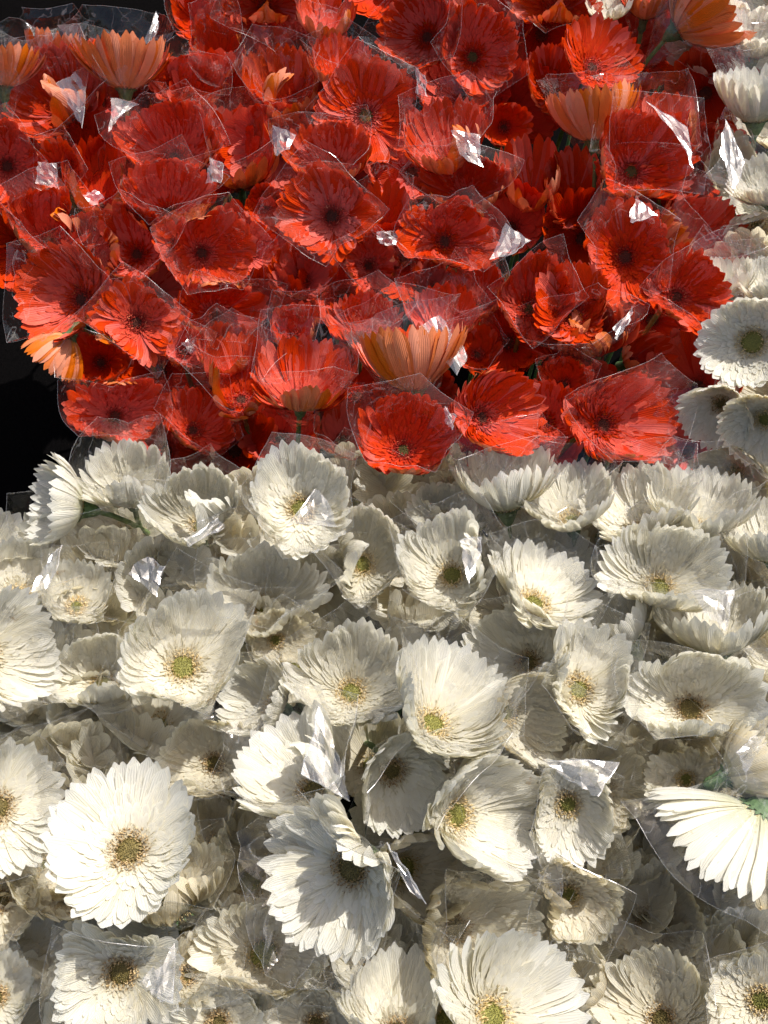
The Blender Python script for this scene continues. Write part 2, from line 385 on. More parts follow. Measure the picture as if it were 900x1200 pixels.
GROUPS = {'r': 'red gerberas in clear film', 'w': 'white gerberas in clear film'}
HEADS = {}
def flower(key, col, disc, box, lv, opt, label):
    seed = (hash_s(key)) % 99991
    r = np.random.default_rng(seed)
    dx, dy = disc; l, rt, t, b = box
    if opt.get('open', 45) < 56 and 'ax' not in opt and 'rim' not in opt: b -= .10*(b-t)
    if 'rim' in opt: b = opt['rim']
    cx, cy = (l+rt)/2, (t+b)/2
    Pm = at(cx, cy, 0.021*lv); dist = np.linalg.norm(Pm-CAM); m = dist/F*1.0
    m /= np.dot(ray(cx, cy), FWD)**-1 if False else 1.0
    sc_ = (1.16 if col == 'w' else 1.11) if opt.get('open', 45) < 63 and not opt.get('bare') else 1.05
    hw, hh = (rt-l)/2*m*sc_, (b-t)/2*m*(sc_-.02)
    if col == 'w' and lv <= 1 and 'deep' not in key: lv += 0.8
    if col == 'w': lv = lv*0.62 if lv > 1.9 else max(lv, -.3)*.4+.7 if 'deep' not in key else lv*0.62
    if col == 'r' and lv <= 0 and 'deep' not in key: lv -= 0.9
    V = -ray(cx, cy)
    sx = nrm(RIGHT-V*np.dot(RIGHT, V)); sy = np.cross(V, sx)
    opn = R(opt.get('open', 45 if col == 'w' else 42)); big = max(hw, hh)
    big = max(big, opt.get('minr', 0.036))
    dm = np.array([(dx-cx)*m, -(dy-cy)*m])
    if 'ax' in opt:
        n = nrm(sx*opt['ax'][0]+sy*opt['ax'][1]+V*opt['ax'][2])
    else:
        D = big*0.80*math.cos(opn)/math.sin(opn)*1.1+0.004
        tv = -dm/D; tl = np.linalg.norm(tv)
        mt = opt.get('maxt', 0.80)
        if tl > mt: tv = tv*mt/tl; tl = mt
        n = nrm(sx*tv[0]+sy*tv[1]+V*math.sqrt(1-tl*tl))
    u = nrm(sx-n*np.dot(sx, n)); v = np.cross(n, u)
    pu = abs(np.dot(u, sx)); pv = max(abs(np.dot(v, sy)), .35)
    if 'ax' in opt: Ru = Rv = big
    else:
        Ru = hw/max(pu, .4); Rv = hh/pv
        mx_ = max(Ru, Rv)
        Ru = max(Ru, .55*mx_); Rv = max(Rv, .55*mx_)
        Ru = min(max(Ru, .026), .062); Rv = min(max(Rv, .026), .062)
    big = max(Ru, Rv); small = min(Ru, Rv)
    r0 = opt.get('r0', 0.215 if col == 'w' else 0.17)*(0.5*(big+small)); r0 = min(r0, .0125)
    L = (big-r0*.82)/math.sin(opn)
    Dm = L*math.cos(math.asin(min(1, (0.5*(big+small)-r0*.82)/L)))
    Cn = Pm-n*Dm*(1.0 if 'ax' not in opt else 0.55)
    if opt.get('at_disc'): Cn = at(dx, dy, 0.021*lv)
    H = Head(Cn, u, v, n, Ru, Rv, r0, L, seed, opt.get('rough', 0.07), opt.get('fold', []))
    if opt.get('open', 45) < 70 and not opt.get('bare'): H.sq = opt.get('sq', r.uniform(.45, .95))
    root = bpy.data.objects.new('gerbera_flower', None); C.objects.link(root)
    root.empty_display_size = 0.01
    tag(root, label, 'flower', GROUPS[col])
    HEADS[key] = (H, root, Pm, V)
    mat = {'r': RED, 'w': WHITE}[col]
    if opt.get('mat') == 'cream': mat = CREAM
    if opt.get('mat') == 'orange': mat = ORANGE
    crush = opt.get('crush', 0)
    # two rings of outer petals, each petal an object
    rows = ((1.0, 0.0, 0.0, 32), (0.95, 0.5, 0.0010, 30))
    if opt.get('low'): rows = ((1.0, 0.0, 0.0, 26),)
    for fr, off, lift, cnt in rows:
        P = int(cnt*opt.get('more', 1))+int(r.integers(-2, 3))
        az = (np.arange(P)+off)/P*2*math.pi+r.normal(0, .035*(1+3*crush), P)
        per = 2*math.pi*(big+small)/2/P
        wd = per*0.56*r.uniform(.84, 1.12, P)
        frac = fr*r.uniform(.96, 1.025, P)
        if crush: frac *= r.uniform(1-.3*crush, 1, P)
        curl = H.tipk+r.normal(0.05, .065+.4*crush, P)
        pts = H.petals(az, frac, wd, np.full(P, lift)+r.uniform(0, .0007, P), curl,
                       r.normal(0, .09+.4*crush, P), r.normal(0, .03+.15*crush, P))
        for i in range(P):
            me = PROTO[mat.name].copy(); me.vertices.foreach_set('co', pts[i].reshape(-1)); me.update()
            o = bpy.data.objects.new('petal', me); C.objects.link(o); o.parent = root
    # inner rings
    sr = np.array([0, .3, .6, .85, 1.0]); wr = np.array([.45, .75, 1., .92, .40]); xc = np.array([-1, 0, 1.])
    A = []
    inner = (((.78, 30), (.64, 30), (.52, 30), (.42, 30), (.33, 28)) if col == 'w' else ((.66, 32), (.50, 32), (.38, 32), (.30, 30))) if not opt.get('low') else ((.75, 20), (.5, 20))
    for q, (fr, P) in enumerate(inner):
        az = (np.arange(P)+q*.5)/P*2*math.pi+r.normal(0, .06, P)
        frac = fr*r.uniform(.88, 1.1, P)
        per = 2*math.pi*(r0+((big+small)/2-r0)*fr)/P
        A.append(H.petals(az, frac, per*0.50*r.uniform(.8, 1.15, P), .0010+.00042*q+r.uniform(0, .0006, P),
                 r.normal(.07, .06+.3*crush, P), r.normal(0, .12, P), r.normal(0, .05, P), sr, wr, xc))
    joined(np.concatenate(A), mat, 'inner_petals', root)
    if not opt.get('low'):
        A = []
        for q, (fr, P) in enumerate(((.26, 44), (.20, 44), (.14, 36))):
            az = (np.arange(P)+q*.5)/P*2*math.pi+r.normal(0, .08, P); frac = fr*r.uniform(.75, 1.25, P)
            A.append(H.petals(az, frac, np.full(P, .0008)*r.uniform(.7, 1.3, P), .0022+.0005*q+r.uniform(0, .0012, P),
                     r.normal(.5, .45, P), r.normal(0, .5, P), r.normal(0, .12, P), sr, wr, xc))
        joined(np.concatenate(A), CREAM if col == 'w' else mat, 'frilled_florets', root)
    eye = opt.get('eye', 'dark' if col == 'r' else 'green')
    em, sm_ = {'green': (EYE_GREEN, ST_TAN), 'brown': (EYE_BROWN, ST_BROWN), 'dark': (EYE_DARK, ST_RED), 'rgreen': (EYE_REDGREEN, ST_RED)}[eye]
    # domed base and crowd of disc florets
    V_, F_ = [], []; nr, na = 4, 14
    for i in range(nr+1):
        for j in range(na):
            rr = r0*1.02*(i+.02)/nr; q = 2*math.pi*j/na
            V_.append(Cn+(math.cos(q)*u+math.sin(q)*v)*rr+n*(.0022-.003*(i/nr)**2+(.0008 if i == 2 else 0)))
    for i in range(nr):
        for j in range(na):
            k = (j+1) % na; F_.append((i*na+j, i*na+k, (i+1)*na+k, (i+1)*na+j))
    mesh_obj('flower_centre', V_, F_, em, root)
    if not opt.get('low'):
        spikes(H, em, 'disc_florets', root, 130, 0.0004, r0*.70, .0016, .0005, 0.0, seed+1, .0015, .0012)
        spikes(H, sm_, 'stamens', root, 190, r0*.64, r0*1.30, .0048, .0006, -0.1, seed+2, .0012, -.0006)
    else:
        spikes(H, em, 'disc_florets', root, 60, 0.0004, r0*.72, .0018, .0007, 0.0, seed+1, .0015, .0012)
        spikes(H, sm_, 'stamens', root, 80, r0*.66, r0*1.40, .0052, .0007, 0.0, seed+2, .0012, -.0006)
    # green calyx and stem
    V_, F_ = [], []; na = 12
    na = 16; prof = ((.0022, -.016), (.005, -.012), (r0*.72, -.006), (r0*.90, -.0005), (r0*1.18, .0035))
    for i, (rr, zz) in enumerate(prof):
        for j in range(na*2):
            q = math.pi*j/na; k = 1.0 if i < 3 else (1.0+(.24 if i == 4 else .06)*(1 if j % 2 else -1))
            V_.append(Cn+(math.cos(q)*u+math.sin(q)*v)*rr*k+n*(zz-.0018+(.001*(j % 2) if i > 2 else 0)-(0 if i < 4 else .0015)))
    for i in range(len(prof)-1):
        for j in range(na*2):
            k = (j+1) % (na*2); F_.append((i*na*2+j, i*na*2+k, (i+1)*na*2+k, (i+1)*na*2+j))
    mesh_obj('calyx', V_, F_, CALYX, root)
    P0 = Cn-n*.012; P1 = Cn-n*.10
    P2 = np.array([P1[0]*.92+r.normal(0, .01), (P1[1]-.45)*.9+.47, -.44])
    if opt.get('stem'):
        P1 = Cn+opt['stem'][0]*sx*.1+opt['stem'][1]*sy*.1-n*.06; P2 = np.array([P1[0], P1[1], -.44])
    pts = [bezier(P0, P1, P2, t) for t in np.linspace(0, 1, 12)]
    V_, F_ = tube(pts, [.0026]*12); mesh_obj('stem', V_, F_, STEM, root)
    if not opt.get('bare'):
        sleeve(H, root, Cn, P1, P2, seed, opt.get('over', .006), opt.get('loose', 1.0))

def hash_s(s):
    h = 7
    for c in s: h = (h*131+ord(c)) % 1000003
    return h

def flap(key, quad, lift=0.022, jit=(0, 0), crumple=1.0, mat=FOLD):
    """a corner of film folded over, lying where it catches the light"""
    H, root, Pm, V = HEADS[key]
    cx = sum(p[0] for p in quad)/4; cy = sum(p[1] for p in quad)/4
    d = ray(cx, cy); t = np.dot(Pm-CAM, d)-lift; P = CAM+d*t
    h = nrm(nrm(SUNV-d)+RIGHT*jit[0]+UP*jit[1]); n_ = 5; V_, F_ = [], []; fr_ = random.Random(int(cx*7+cy))
    cs = []
    for (x, y) in quad:
        dd = ray(x, y); cs.append(CAM+dd*(np.dot(P-CAM, h)/np.dot(dd, h)))
    sd_ = Vector((cx*.1, cy*.1, 3))
    for i in range(n_+1):
        for j in range(n_+1):
            a, b = i/n_, j/n_
            p = (cs[0]*(1-a)+cs[1]*a)*(1-b)+(cs[3]*(1-a)+cs[2]*a)*b
            q = Vector(p)*34+sd_
            edge = 0.4 if i in (0, n_) or j in (0, n_) else 1.0
            p = p+h*(fr_.uniform(-1, 1)*.0011*edge+noise.noise(q)*.003)*crumple+(RIGHT*fr_.uniform(-1, 1)+UP*fr_.uniform(-1, 1))*.0012
            V_.append(p)
    for i in range(n_):
        for j in range(n_):
            F_.append((i*(n_+1)+j, (i+1)*(n_+1)+j, (i+1)*(n_+1)+j+1, i*(n_+1)+j+1))
    # the fold along one side catches a thin line of light
    k0 = len(V_); ring = [i*(n_+1) for i in range(n_+1)]+[n_*(n_+1)+j for j in range(1, n_+1)]
    tv, tf = tube([V_[q] for q in ring], [.0005]*len(ring), 4)
    V_ += tv; F_ += [tuple(k0+x for x in f) for f in tf]
    return mesh_obj('folded_film_corner', V_, F_, mat, root, smooth=False)

# ------------------------------------------------------------------ the flowers: place of the disc, extent of the mouth, height in the heap
T = [
# ---- red, top rows
('r1','r',(78,130),(8,116,58,166),1,dict(rim=150,fold=[(-55,38,50)],over=.012),'large red gerbera near top left corner, orange lower petals folded in, violet film flap'),
('r2','r',(203,185),(130,252,118,205),1,dict(eye='dark'),'bright red gerbera opening upward, upper of the overlapping pair beside white film fold'),
('r3','r',(195,248),(140,253,186,266),2,{},'bright red gerbera with orange tips overlapping the one above, lower of the pair at left'),
('r4','r',(150,80),(98,194,45,100),1,dict(ax=(.05,.9,-.12),mat='orange'),'red gerbera near top left seen from its side, orange undersides, white glint on film tip'),
('r5','r',(2,95),(-25,35,40,110),2,dict(ax=(.1,.9,-.1),mat='orange',minr=.045),'pale orange gerbera cut by the left edge beside the dark corner, seen from outside'),
('r5b','r',(60,75),(30,92,30,80),-1,dict(ax=(.05,.9,-.1),mat='orange',crush=.2),'pale orange gerbera peeking between two sleeves under the dark upper left corner'),
('r6','r',(8,195),(-40,52,150,245),1,dict(),'dark red gerbera at the left edge half covered by crumpled shining film'),
('r7','r',(70,200),(42,92,165,228),-1,dict(mat='orange',low=1),'narrow red gerbera rim with orange tips behind crumpled film at left'),
('r8','r',(55,282),(10,112,215,300),1,dict(fold=[(20,35,30)]),'red gerbera with standing orange finger petals inside, above the largest flower at left edge'),
('r9','r',(160,298),(100,202,240,330),1,dict(fold=[(190,40,25)]),'red gerbera squeezed into a slanting fold, between the overlapping pair and the square flower'),
('r10','r',(236,297),(195,300,245,345),1,dict(over=.01),'red gerbera with speckled dark centre right of the slanting folded one'),
('r11','r',(92,350),(2,130,290,392),2,dict(open=58),'wide red gerbera at left edge facing us, orange left tips and dark centre'),
('r12','r',(160,379),(113,206,328,428),3,dict(rim=422,open=62,corners=4,over=.01),'red gerbera pressed square in its film, dark centre, beside the wide one at left'),
('r13','r',(250,368),(208,316,322,405),0,dict(),'red gerbera tucked directly beneath the one with the speckled dark centre'),
('r14','r',(90,392),(30,108,375,450),-1,dict(ax=(-.45,-.6,-.2),mat='orange',bare=1,stem=(.7,.3)),'red gerbera turned away over the black gap, yellow orange undersides hanging down'),
('r15','r',(135,488),(85,200,440,528),1,dict(),'lowest red gerbera at left beside the black gap, above the white ones'),
('r16','r',(282,468),(225,325,385,505),1,dict(rim=470,fold=[(200,40,20)]),'red gerbera in a slanting film cone with orange outside, left of the deep cup'),
('r17','r',(352,478),(303,416,390,505),3,dict(rim=470,open=42,over=.012),'deep cup shaped red gerbera in a roomy sleeve above the tall white flower'),
('r18','r',(508,462),(418,540,372,462),3,dict(ax=(-.15,.9,.0),mat='orange',over=.012,open=38,minr=.05),'pale orange gerbera seen from outside under a large bright film corner, green calyx showing'),
('r19','r',(472,530),(422,540,458,566),4,dict(rim=552,eye='rgreen',over=.008,corners=4),'red gerbera with dull green eye at the white border, lowest of the reds'),
('r20','r',(572,488),(536,652,430,536),4,dict(open=60,bare=1),'flat open scarlet gerbera without film in front, leaning right above white flowers'),
('r21','r',(640,500),(598,680,440,532),2,dict(bare=1),'scarlet gerbera peeking out right behind the flat open one'),
('r22','r',(716,496),(680,800,438,540),3,dict(open=58,over=.01),'scarlet gerbera in a five cornered sleeve, lowest red at right'),
('r23','r',(690,410),(620,744,362,440),2,dict(rim=400,fold=[(-80,60,45)],mat='orange'),'red gerbera with its orange front petals folded up, white film strip on the right'),
('r24','r',(620,362),(588,668,292,408),3,dict(over=.003,eye='rgreen'),'left half of the heart shaped red pair, leaf like and narrow'),
('r25','r',(672,368),(624,713,300,412),3,dict(open=54,bare=1),'right half of the heart shaped red pair, brown centre'),
('r26','r',(733,300),(686,780,232,352),3,dict(open=60,over=.012),'red gerbera with orange left tips and dark centre under a white triangular film corner'),
('r27','r',(795,347),(758,860,292,382),3,dict(open=58,corners=4,over=.01),'red gerbera in a square sleeve next to the white flower column at right'),
('r28','r',(800,292),(778,886,230,300),1,dict(over=.012),'red gerbera fan under smooth film above the square sleeved one at right'),
('r29','r',(742,200),(704,816,130,236),4,dict(eye='rgreen',over=.012),'large scarlet gerbera with green eye in a pointed clear cone, upper right'),
('r30','r',(775,190),(690,842,82,225),1,dict(over=.014,open=58),'biggest red gerbera fan behind the green eyed one at upper right'),
('r31','r',(695,78),(662,750,22,100),2,dict(open=58,bare=1),'orange red gerbera facing right with small dark eye, below the top edge right'),
('r32','r',(700,150),(645,745,105,160),1,dict(ax=(-.1,.9,-.1),mat='orange'),'row of dull orange petal backs just below the small dark eyed flower'),
('r33','r',(554,66),(524,602,8,112),2,dict(eye='rgreen'),'red gerbera with small round green eye near the top, film crossing its right side'),
('r34','r',(500,42),(440,532,-5,76),2,{},'deep red gerbera touching the top edge left of the green eyed one'),
('r35','r',(655,10),(612,702,-30,36),1,dict(fold=[(-90,50,25)],mat='orange'),'orange and red gerbera cut by the top edge, petals curling under'),
('r36','r',(800,28),(770,882,-25,50),2,dict(ax=(.62,.45,-.05),mat='orange',stem=(-.5,-.7)),'orange gerbera seen from behind at the top right, dark stem running down left'),
('r37','r',(752,6),(732,785,-20,24),0,dict(ax=(.1,.8,.3),mat='orange'),'small brownish orange gerbera on the top edge beside the one seen from behind'),
('r38','r',(428,137),(376,487,68,190),1,dict(eye='rgreen',open=60),'broad red gerbera with a greenish eye near its foot, upper middle'),
('r39','r',(388,196),(333,436,140,205),2,dict(rim=197,mat='orange',over=.012),'orange red gerbera beneath a blue grey film corner, upper middle'),
('r40','r',(390,254),(325,434,192,305),4,dict(rim=300,open=56,over=.012,corners=5),'red gerbera in a sharply pointed sleeve, one orange petal at its upper right corner'),
('r41','r',(310,8),(268,356,-25,46),1,dict(fold=[(-90,60,30)]),'red gerbera with folded orange front cut by the top edge left of middle'),
('r42','r',(388,40),(350,418,-5,58),0,dict(ax=(.1,.8,.4),low=1),'red gerbera with long rounded petal backs under the top edge, left of middle'),
('r43','r',(390,100),(360,436,48,112),0,dict(ax=(.1,.75,.5)),'half hidden red gerbera above the broad one with greenish eye'),
('r44','r',(330,120),(284,366,45,132),0,dict(fold=[(210,40,40)],mat='orange'),'red gerbera with pinched orange side petals above the blue grey film corner'),
('r45','r',(255,70),(228,278,15,92),-1,dict(low=1),'narrow upright red gerbera near the top, left of the one with pinched side'),
('r46','r',(527,183),(482,566,110,196),3,dict(fold=[(-40,40,30)],over=.012),'red gerbera with tall back petals and crumpled violet film across its mouth'),
('r47','r',(545,228),(488,602,180,252),1,{},'wide red gerbera seen low, sandwiched between two others in the middle of the reds'),
('r48','r',(523,281),(473,590,236,312),3,dict(open=60,corners=4),'red gerbera with near black centre in the middle of the reds'),
('r49','r',(622,215),(588,652,148,225),-1,dict(low=1,bare=1),'shaded red gerbera with upright petals right of the wide low one'),
('r50','r',(672,235),(640,705,165,265),-1,dict(bare=1),'very dark red gerbera in shade left of the largest fan'),
('r51','r',(648,105),(620,682,48,132),0,dict(bare=1),'dark red gerbera in shade left of the orange red one near the top'),
('r52','r',(432,312),(390,474,275,348),1,dict(crush=.8,rough=.15),'crumpled small red gerbera packed in wrinkled film, centre of the reds'),
('r53','r',(355,330),(312,400,283,352),-1,dict(low=1),'shadowed red gerbera left of the crumpled small one'),
('r54','r',(560,362),(524,594,305,378),0,{},'red gerbera behind the left half of the heart shaped pair'),
('r55','r',(508,345),(484,534,308,350),-1,dict(low=1),'small shaded red gerbera below the near black centre one'),
('r56','r',(425,395),(386,472,340,402),1,dict(over=.012,open=46),'red gerbera in an upright sleeve behind the pale orange one'),
('r57','r',(520,398),(478,562,345,405),0,dict(ax=(0,.6,.7)),'rounded red gerbera behind the large bright film corner'),
('r58','r',(560,425),(534,585,384,430),0,dict(low=1),'small red gerbera just above the flat open scarlet one'),
('r59','r',(265,430),(228,312,378,432),0,dict(mat='orange'),'fan of orange red petals behind the slanting cone at left middle'),
('r60','r',(345,400),(308,380,362,402),0,dict(low=1),'thin fan of red tips behind the deep cup shaped flower'),
('r61','r',(280,195),(248,314,108,205),-1,dict(low=1,open=40),'dark red gerbera leaning left in shade between pair and pointed sleeve'),
('r62','r',(220,112),(180,262,65,122),-1,dict(over=.012),'dull red gerbera behind glinting film above the overlapping pair'),
('r63','r',(112,220),(84,138,150,235),-1,dict(low=1,bare=1),'shaded red gerbera left of the overlapping pair'),
('r64','r',(452,268),(428,480,208,285),0,dict(open=40,low=1),'slim red gerbera standing right of the sharply pointed sleeve'),
('r65','r',(215,420),(188,240,383,432),0,dict(low=1),'small red gerbera right under the square pressed one'),
('r66','r',(225,508),(192,275,448,535),-1,dict(),'dark red gerbera in shade above the second white row at left'),
('r67','r',(400,520),(376,432,465,545),0,dict(low=1),'shaded red gerbera squeezed between deep cup and green eyed border flower'),
('r68','r',(235,25),(200,268,-15,42),-2,dict(low=1),'nearly black red gerbera at the top edge beside the dark corner'),
('r69','r',(660,455),(632,694,420,475),0,dict(low=1),'small red gerbera between the flat open scarlet one and five cornered sleeve'),
('r70','r',(310,240),(290,335,215,275),-2,dict(low=1,bare=1),'deep shaded red gerbera left of the sharply pointed sleeve'),
('r71','r',(455,100),(430,490,85,140),-2,dict(low=1,bare=1),'shaded red gerbera behind the broad one near the top middle'),
('r72','r',(590,150),(565,625,120,175),-2,dict(low=1,bare=1),'deep red gerbera in the dark below the round green eye'),
('r73','r',(290,300),(285,325,260,330),-2,dict(low=1,bare=1),'dark red gerbera in the gap right of the speckled centre one'),
('r75','r',(118,425),(70,150,392,455),-1,dict(low=1),'shaded red gerbera in the corner between square pressed flower and black gap'),
('r74','r',(740,425),(745,800,395,440),-2,dict(low=1,bare=1),'near black red gerbera in the gap over the five cornered sleeve'),
# ---- white, first rows
('w1','w',(352,596),(298,406,514,643),4,dict(open=56,corners=4,over=.008),'tall white gerbera at the border before the reds, film triangle over its green eye'),
('w2','w',(425,662),(379,476,580,712),2,dict(fold=[(190,50,35)],over=.01),'white gerbera with its left wall folded over, right of the tall border one'),
('w3','w',(237,618),(167,296,545,656),3,dict(rim=628,fold=[(-35,45,45)],over=.01,corners=5),'white cup gerbera with lower right petals folded in and a film strip inside'),
('w4','w',(155,587),(95,200,515,618),2,dict(rim=588,fold=[(-95,50,25)],over=.012),'white gerbera opening upward, left neighbour of the cup with film strip'),
('w5','w',(108,590),(28,108,542,640),1,dict(ax=(-.8,.15,.2),bare=1,minr=.045),'white gerbera facing left over the black gap, petals spread sideways'),
('w6','w',(530,676),(472,585,590,718),4,dict(rim=705,eye='green',fold=[(10,45,28)],over=.006),'white gerbera with an insect on its folded right edge and a round green eye'),
('w7','w',(622,714),(580,700,640,738),3,dict(rim=728,open=60),'white gerbera in smooth film right of the one with the insect'),
('w8','w',(600,600),(538,642,530,604),2,dict(ax=(-.1,.8,.35),minr=.05),'white gerbera seen from its side directly beneath the flat scarlet one'),
('w9','w',(670,618),(625,710,545,632),2,dict(ax=(-.1,.7,.5),minr=.046),'bright white gerbera under the film between the two scarlet flowers'),
('w10','w',(738,625),(700,796,545,650),2,dict(ax=(-.2,.7,.5),minr=.05),'white gerbera veiled by a round sleeve under the five cornered red one'),
('w11','w',(822,630),(775,868,545,645),2,dict(ax=(.1,.75,.4),minr=.05),'bright white gerbera with petals fanned up, end of the border row'),
('w12','w',(777,684),(722,866,618,718),4,dict(rim=706,open=58,over=.006),'wide white gerbera with green eye above the bright film flap at right'),
('w13','w',(640,660),(588,694,602,684),1,dict(over=.012),'white gerbera whose round sleeve shows behind the smooth filmed one'),
('w14','w',(520,610),(480,562,568,624),1,dict(),'small white gerbera peeking above the one with the insect'),
('w15','w',(895,650),(868,938,575,680),2,dict(ax=(-.1,.8,.4)),'white gerbera cut by the right edge above the middle'),
('w16','w',(309,712),(240,378,640,742),2,dict(rim=728,eye='green',over=.01),'white gerbera with a flat green eye below the tall border one'),
('w17','w',(215,784),(138,292,695,850),4,dict(rim=826,open=50,over=.02,fold=[(-85,55,6)]),'large white gerbera in a tall square sleeve with a bright glint at its top'),
('w18','w',(22,700),(-25,78,632,712),1,dict(over=.014),'white gerbera under hazy film at the left edge, below the black gap'),
('w19','w',(90,715),(45,132,655,726),1,dict(),'white gerbera with short upright petals left of the tall square sleeve'),
('w20','w',(-25,775),(-60,62,703,822),3,dict(ax=(.55,.15,.8),minr=.05,over=.004),'brightest white gerbera cut by the left edge, petals pointing right'),
('w21','w',(122,800),(57,172,745,858),1,dict(rim=832,fold=[(-80,50,20)]),'white gerbera with curved tips tucked left of the tall square sleeve'),
('w22','w',(35,840),(-12,75,785,864),-1,dict(low=1),'dim white gerbera under the brightest one at the left edge'),
('w23','w',(412,815),(340,478,730,850),3,dict(over=.014,eye='green'),'white gerbera with pointed petals under veiled film in the centre'),
('w24','w',(322,752),(288,364,722,775),1,dict(mat='cream',eye='green'),'yellowish small gerbera squeezed under the flat green eyed one'),
('w25','w',(512,840),(470,594,740,893),5,dict(rim=876,open=56,over=.005),'white gerbera in the very middle with a bright yellow green eye'),
('w26','w',(618,776),(530,658,712,806),3,dict(rim=796,eye='brown',over=.006),'white gerbera with brownish centre right above the middle one'),
('w27','w',(678,808),(642,748,727,858),4,dict(open=58,over=.006,fold=[(180,35,20)]),'oval white gerbera with pale green eye, left edge folded flat'),
('w28','w',(810,829),(743,898,762,880),4,dict(rim=866,eye='brown',open=54,fold=[(-90,60,10)]),'white gerbera with thick white outer petals and wide brown green centre at right'),
('w29','w',(745,765),(672,772,695,768),1,dict(ax=(-.45,.65,.25)),'shaded white gerbera turned away between oval one and bright film flap'),
('w30','w',(840,772),(778,902,690,772),2,dict(ax=(0,.8,.35),minr=.052),'white gerbera with upright outer petals under the bright film flap'),
('w31','w',(608,870),(585,644,785,892),3,dict(ax=(.5,-.1,.55),mat='cream',open=40),'cream gerbera closed like a shell right of the middle one'),
('w32','w',(318,830),(262,348,770,872),1,dict(ax=(-.55,.2,.5)),'white gerbera facing left behind the one with the silver triangle'),
('w33','w',(362,915),(283,402,820,980),4,dict(rim=955,eye='brown',open=60,over=.010,fold=[(-5,40,40)]),'white gerbera half covered by a large silver triangle of folded film'),
('w34','w',(463,909),(422,527,860,990),3,dict(eye='brown',open=66),'white gerbera with a dark brown centre right of the silver triangle'),
('w35','w',(409,1020),(300,478,950,1116),5,dict(eye='brown',open=64,over=.014,fold=[(40,40,25)]),'large greyish white gerbera facing lower left inside a broad creased sleeve'),
('w36','w',(252,895),(185,292,842,952),1,dict(rim=925,eye='brown',mat='cream'),'shaded cream gerbera with a brown centre above the flat open one'),
('w37','w',(150,993),(58,226,885,1078),6,dict(eye='brown',open=74,bare=1,rough=.04,r0=.2),'fully open flat white gerbera without film at lower left, brown ringed centre'),
('w38','w',(205,1052),(130,276,988,1102),2,dict(rim=1076,eye='green',mat='cream',open=62,fold=[(-45,45,55)],corners=4,r0=.30),'squared cream gerbera tucked under the flat open one, lower petals folded up'),
('w39','w',(0,945),(-50,67,865,1012),2,dict(eye='brown',open=64),'white gerbera cut by the left edge beside the flat open one'),
('w40','w',(545,955),(512,652,888,1026),4,dict(open=58,over=.006,eye='green'),'white gerbera with yellow speckled eye, petals sweeping right below the middle'),
('w41','w',(668,945),(628,722,888,1022),3,dict(open=66),'white gerbera seen under a bright crinkled film triangle, scaly petals'),
('w42','w',(490,1022),(455,582,983,1072),1,dict(mat='cream',open=60,r0=.32),'cream gerbera with big plain green eye below the dark brown centre one'),
('w43','w',(668,1048),(618,722,1020,1112),2,dict(mat='cream',eye='green',fold=[(190,40,30)]),'cream gerbera with small dark green eye, lower right of middle'),
('w44','w',(537,1090),(490,642,1042,1162),2,dict(eye='brown',mat='cream',over=.008),'creamy gerbera blurred by smooth film just above the bottom centre one'),
('w45','w',(588,1186),(522,706,1100,1250),6,dict(open=66,bare=1,over=.005),'bright white gerbera at the bottom edge centre with a pale eye'),
('w46','w',(890,950),(775,905,925,1075),5,dict(ax=(-.56,-.68,-.16),open=56,more=1.4,minr=.074,over=.006,stem=(.8,.3),at_disc=1),'large white gerbera turned away at the right edge, sunlit petal backs and green calyx'),
('w47','w',(312,1116),(232,402,1075,1172),2,dict(rim=1150,mat='cream',open=66,r0=.3,over=.006),'cream gerbera with a wide yellow green eye in a flattened pointed sleeve'),
('w48','w',(140,1141),(60,206,1088,1218),4,dict(eye='brown',open=64,over=.010,corners=4),'white gerbera in a roomy square sleeve at lower left, brown green eye'),
('w49','w',(214,1146),(198,264,1098,1182),2,dict(mat='cream',crush=.8,eye='brown'),'crumpled cream gerbera squeezed right of the roomy square sleeve'),
('w50','w',(255,1200),(200,312,1165,1240),2,dict(eye='brown',open=60),'white gerbera cut by the bottom edge below the crumpled cream one'),
('w51','w',(370,1200),(318,418,1165,1240),1,dict(mat='cream',eye='brown',open=60),'cream gerbera cut by the bottom edge under the flattened pointed sleeve'),
('w52','w',(465,1200),(410,516,1112,1225),2,dict(eye='brown',over=.012),'dim white gerbera with pointed tips left of the bright bottom centre one'),
('w53','w',(764,1082),(722,818,1018,1142),0,dict(mat='cream',eye='brown',r0=.3),'shaded cream gerbera with a hollow brown centre under the turned away one'),
('w54','w',(772,1192),(700,822,1122,1225),2,dict(mat='cream',eye='brown'),'cream gerbera with rolled edge near the bottom right'),
('w55','w',(892,1172),(840,944,1125,1228),3,dict(mat='cream',open=60),'white gerbera with green eye in the bottom right corner'),
('w56','w',(70,1085),(14,112,1038,1145),-1,dict(mat='cream',eye='brown',low=1),'dim cream gerbera in shade behind the roomy square sleeve'),
('w57','w',(2,1055),(-35,40,1000,1112),1,dict(mat='cream',eye='brown'),'shaded cream gerbera cut by the left edge, second from the bottom'),
('w58','w',(-2,1170),(-35,26,1125,1210),2,dict(eye='brown'),'white gerbera sliver in the bottom left corner'),
('w59','w',(805,915),(758,838,878,945),2,dict(mat='cream',crush=.6),'crumpled yellowish gerbera top just above the turned away one'),
('w60','w',(885,905),(835,915,860,942),3,dict(ax=(.5,.2,-.1),mat='cream',stem=(.5,.3)),'greyish gerbera back under cloudy film at the right edge'),
('w61','w',(705,925),(650,760,862,990),1,dict(mat='cream',crush=.6,open=44),'wilted yellowish gerbera in creased film right of the film triangle'),
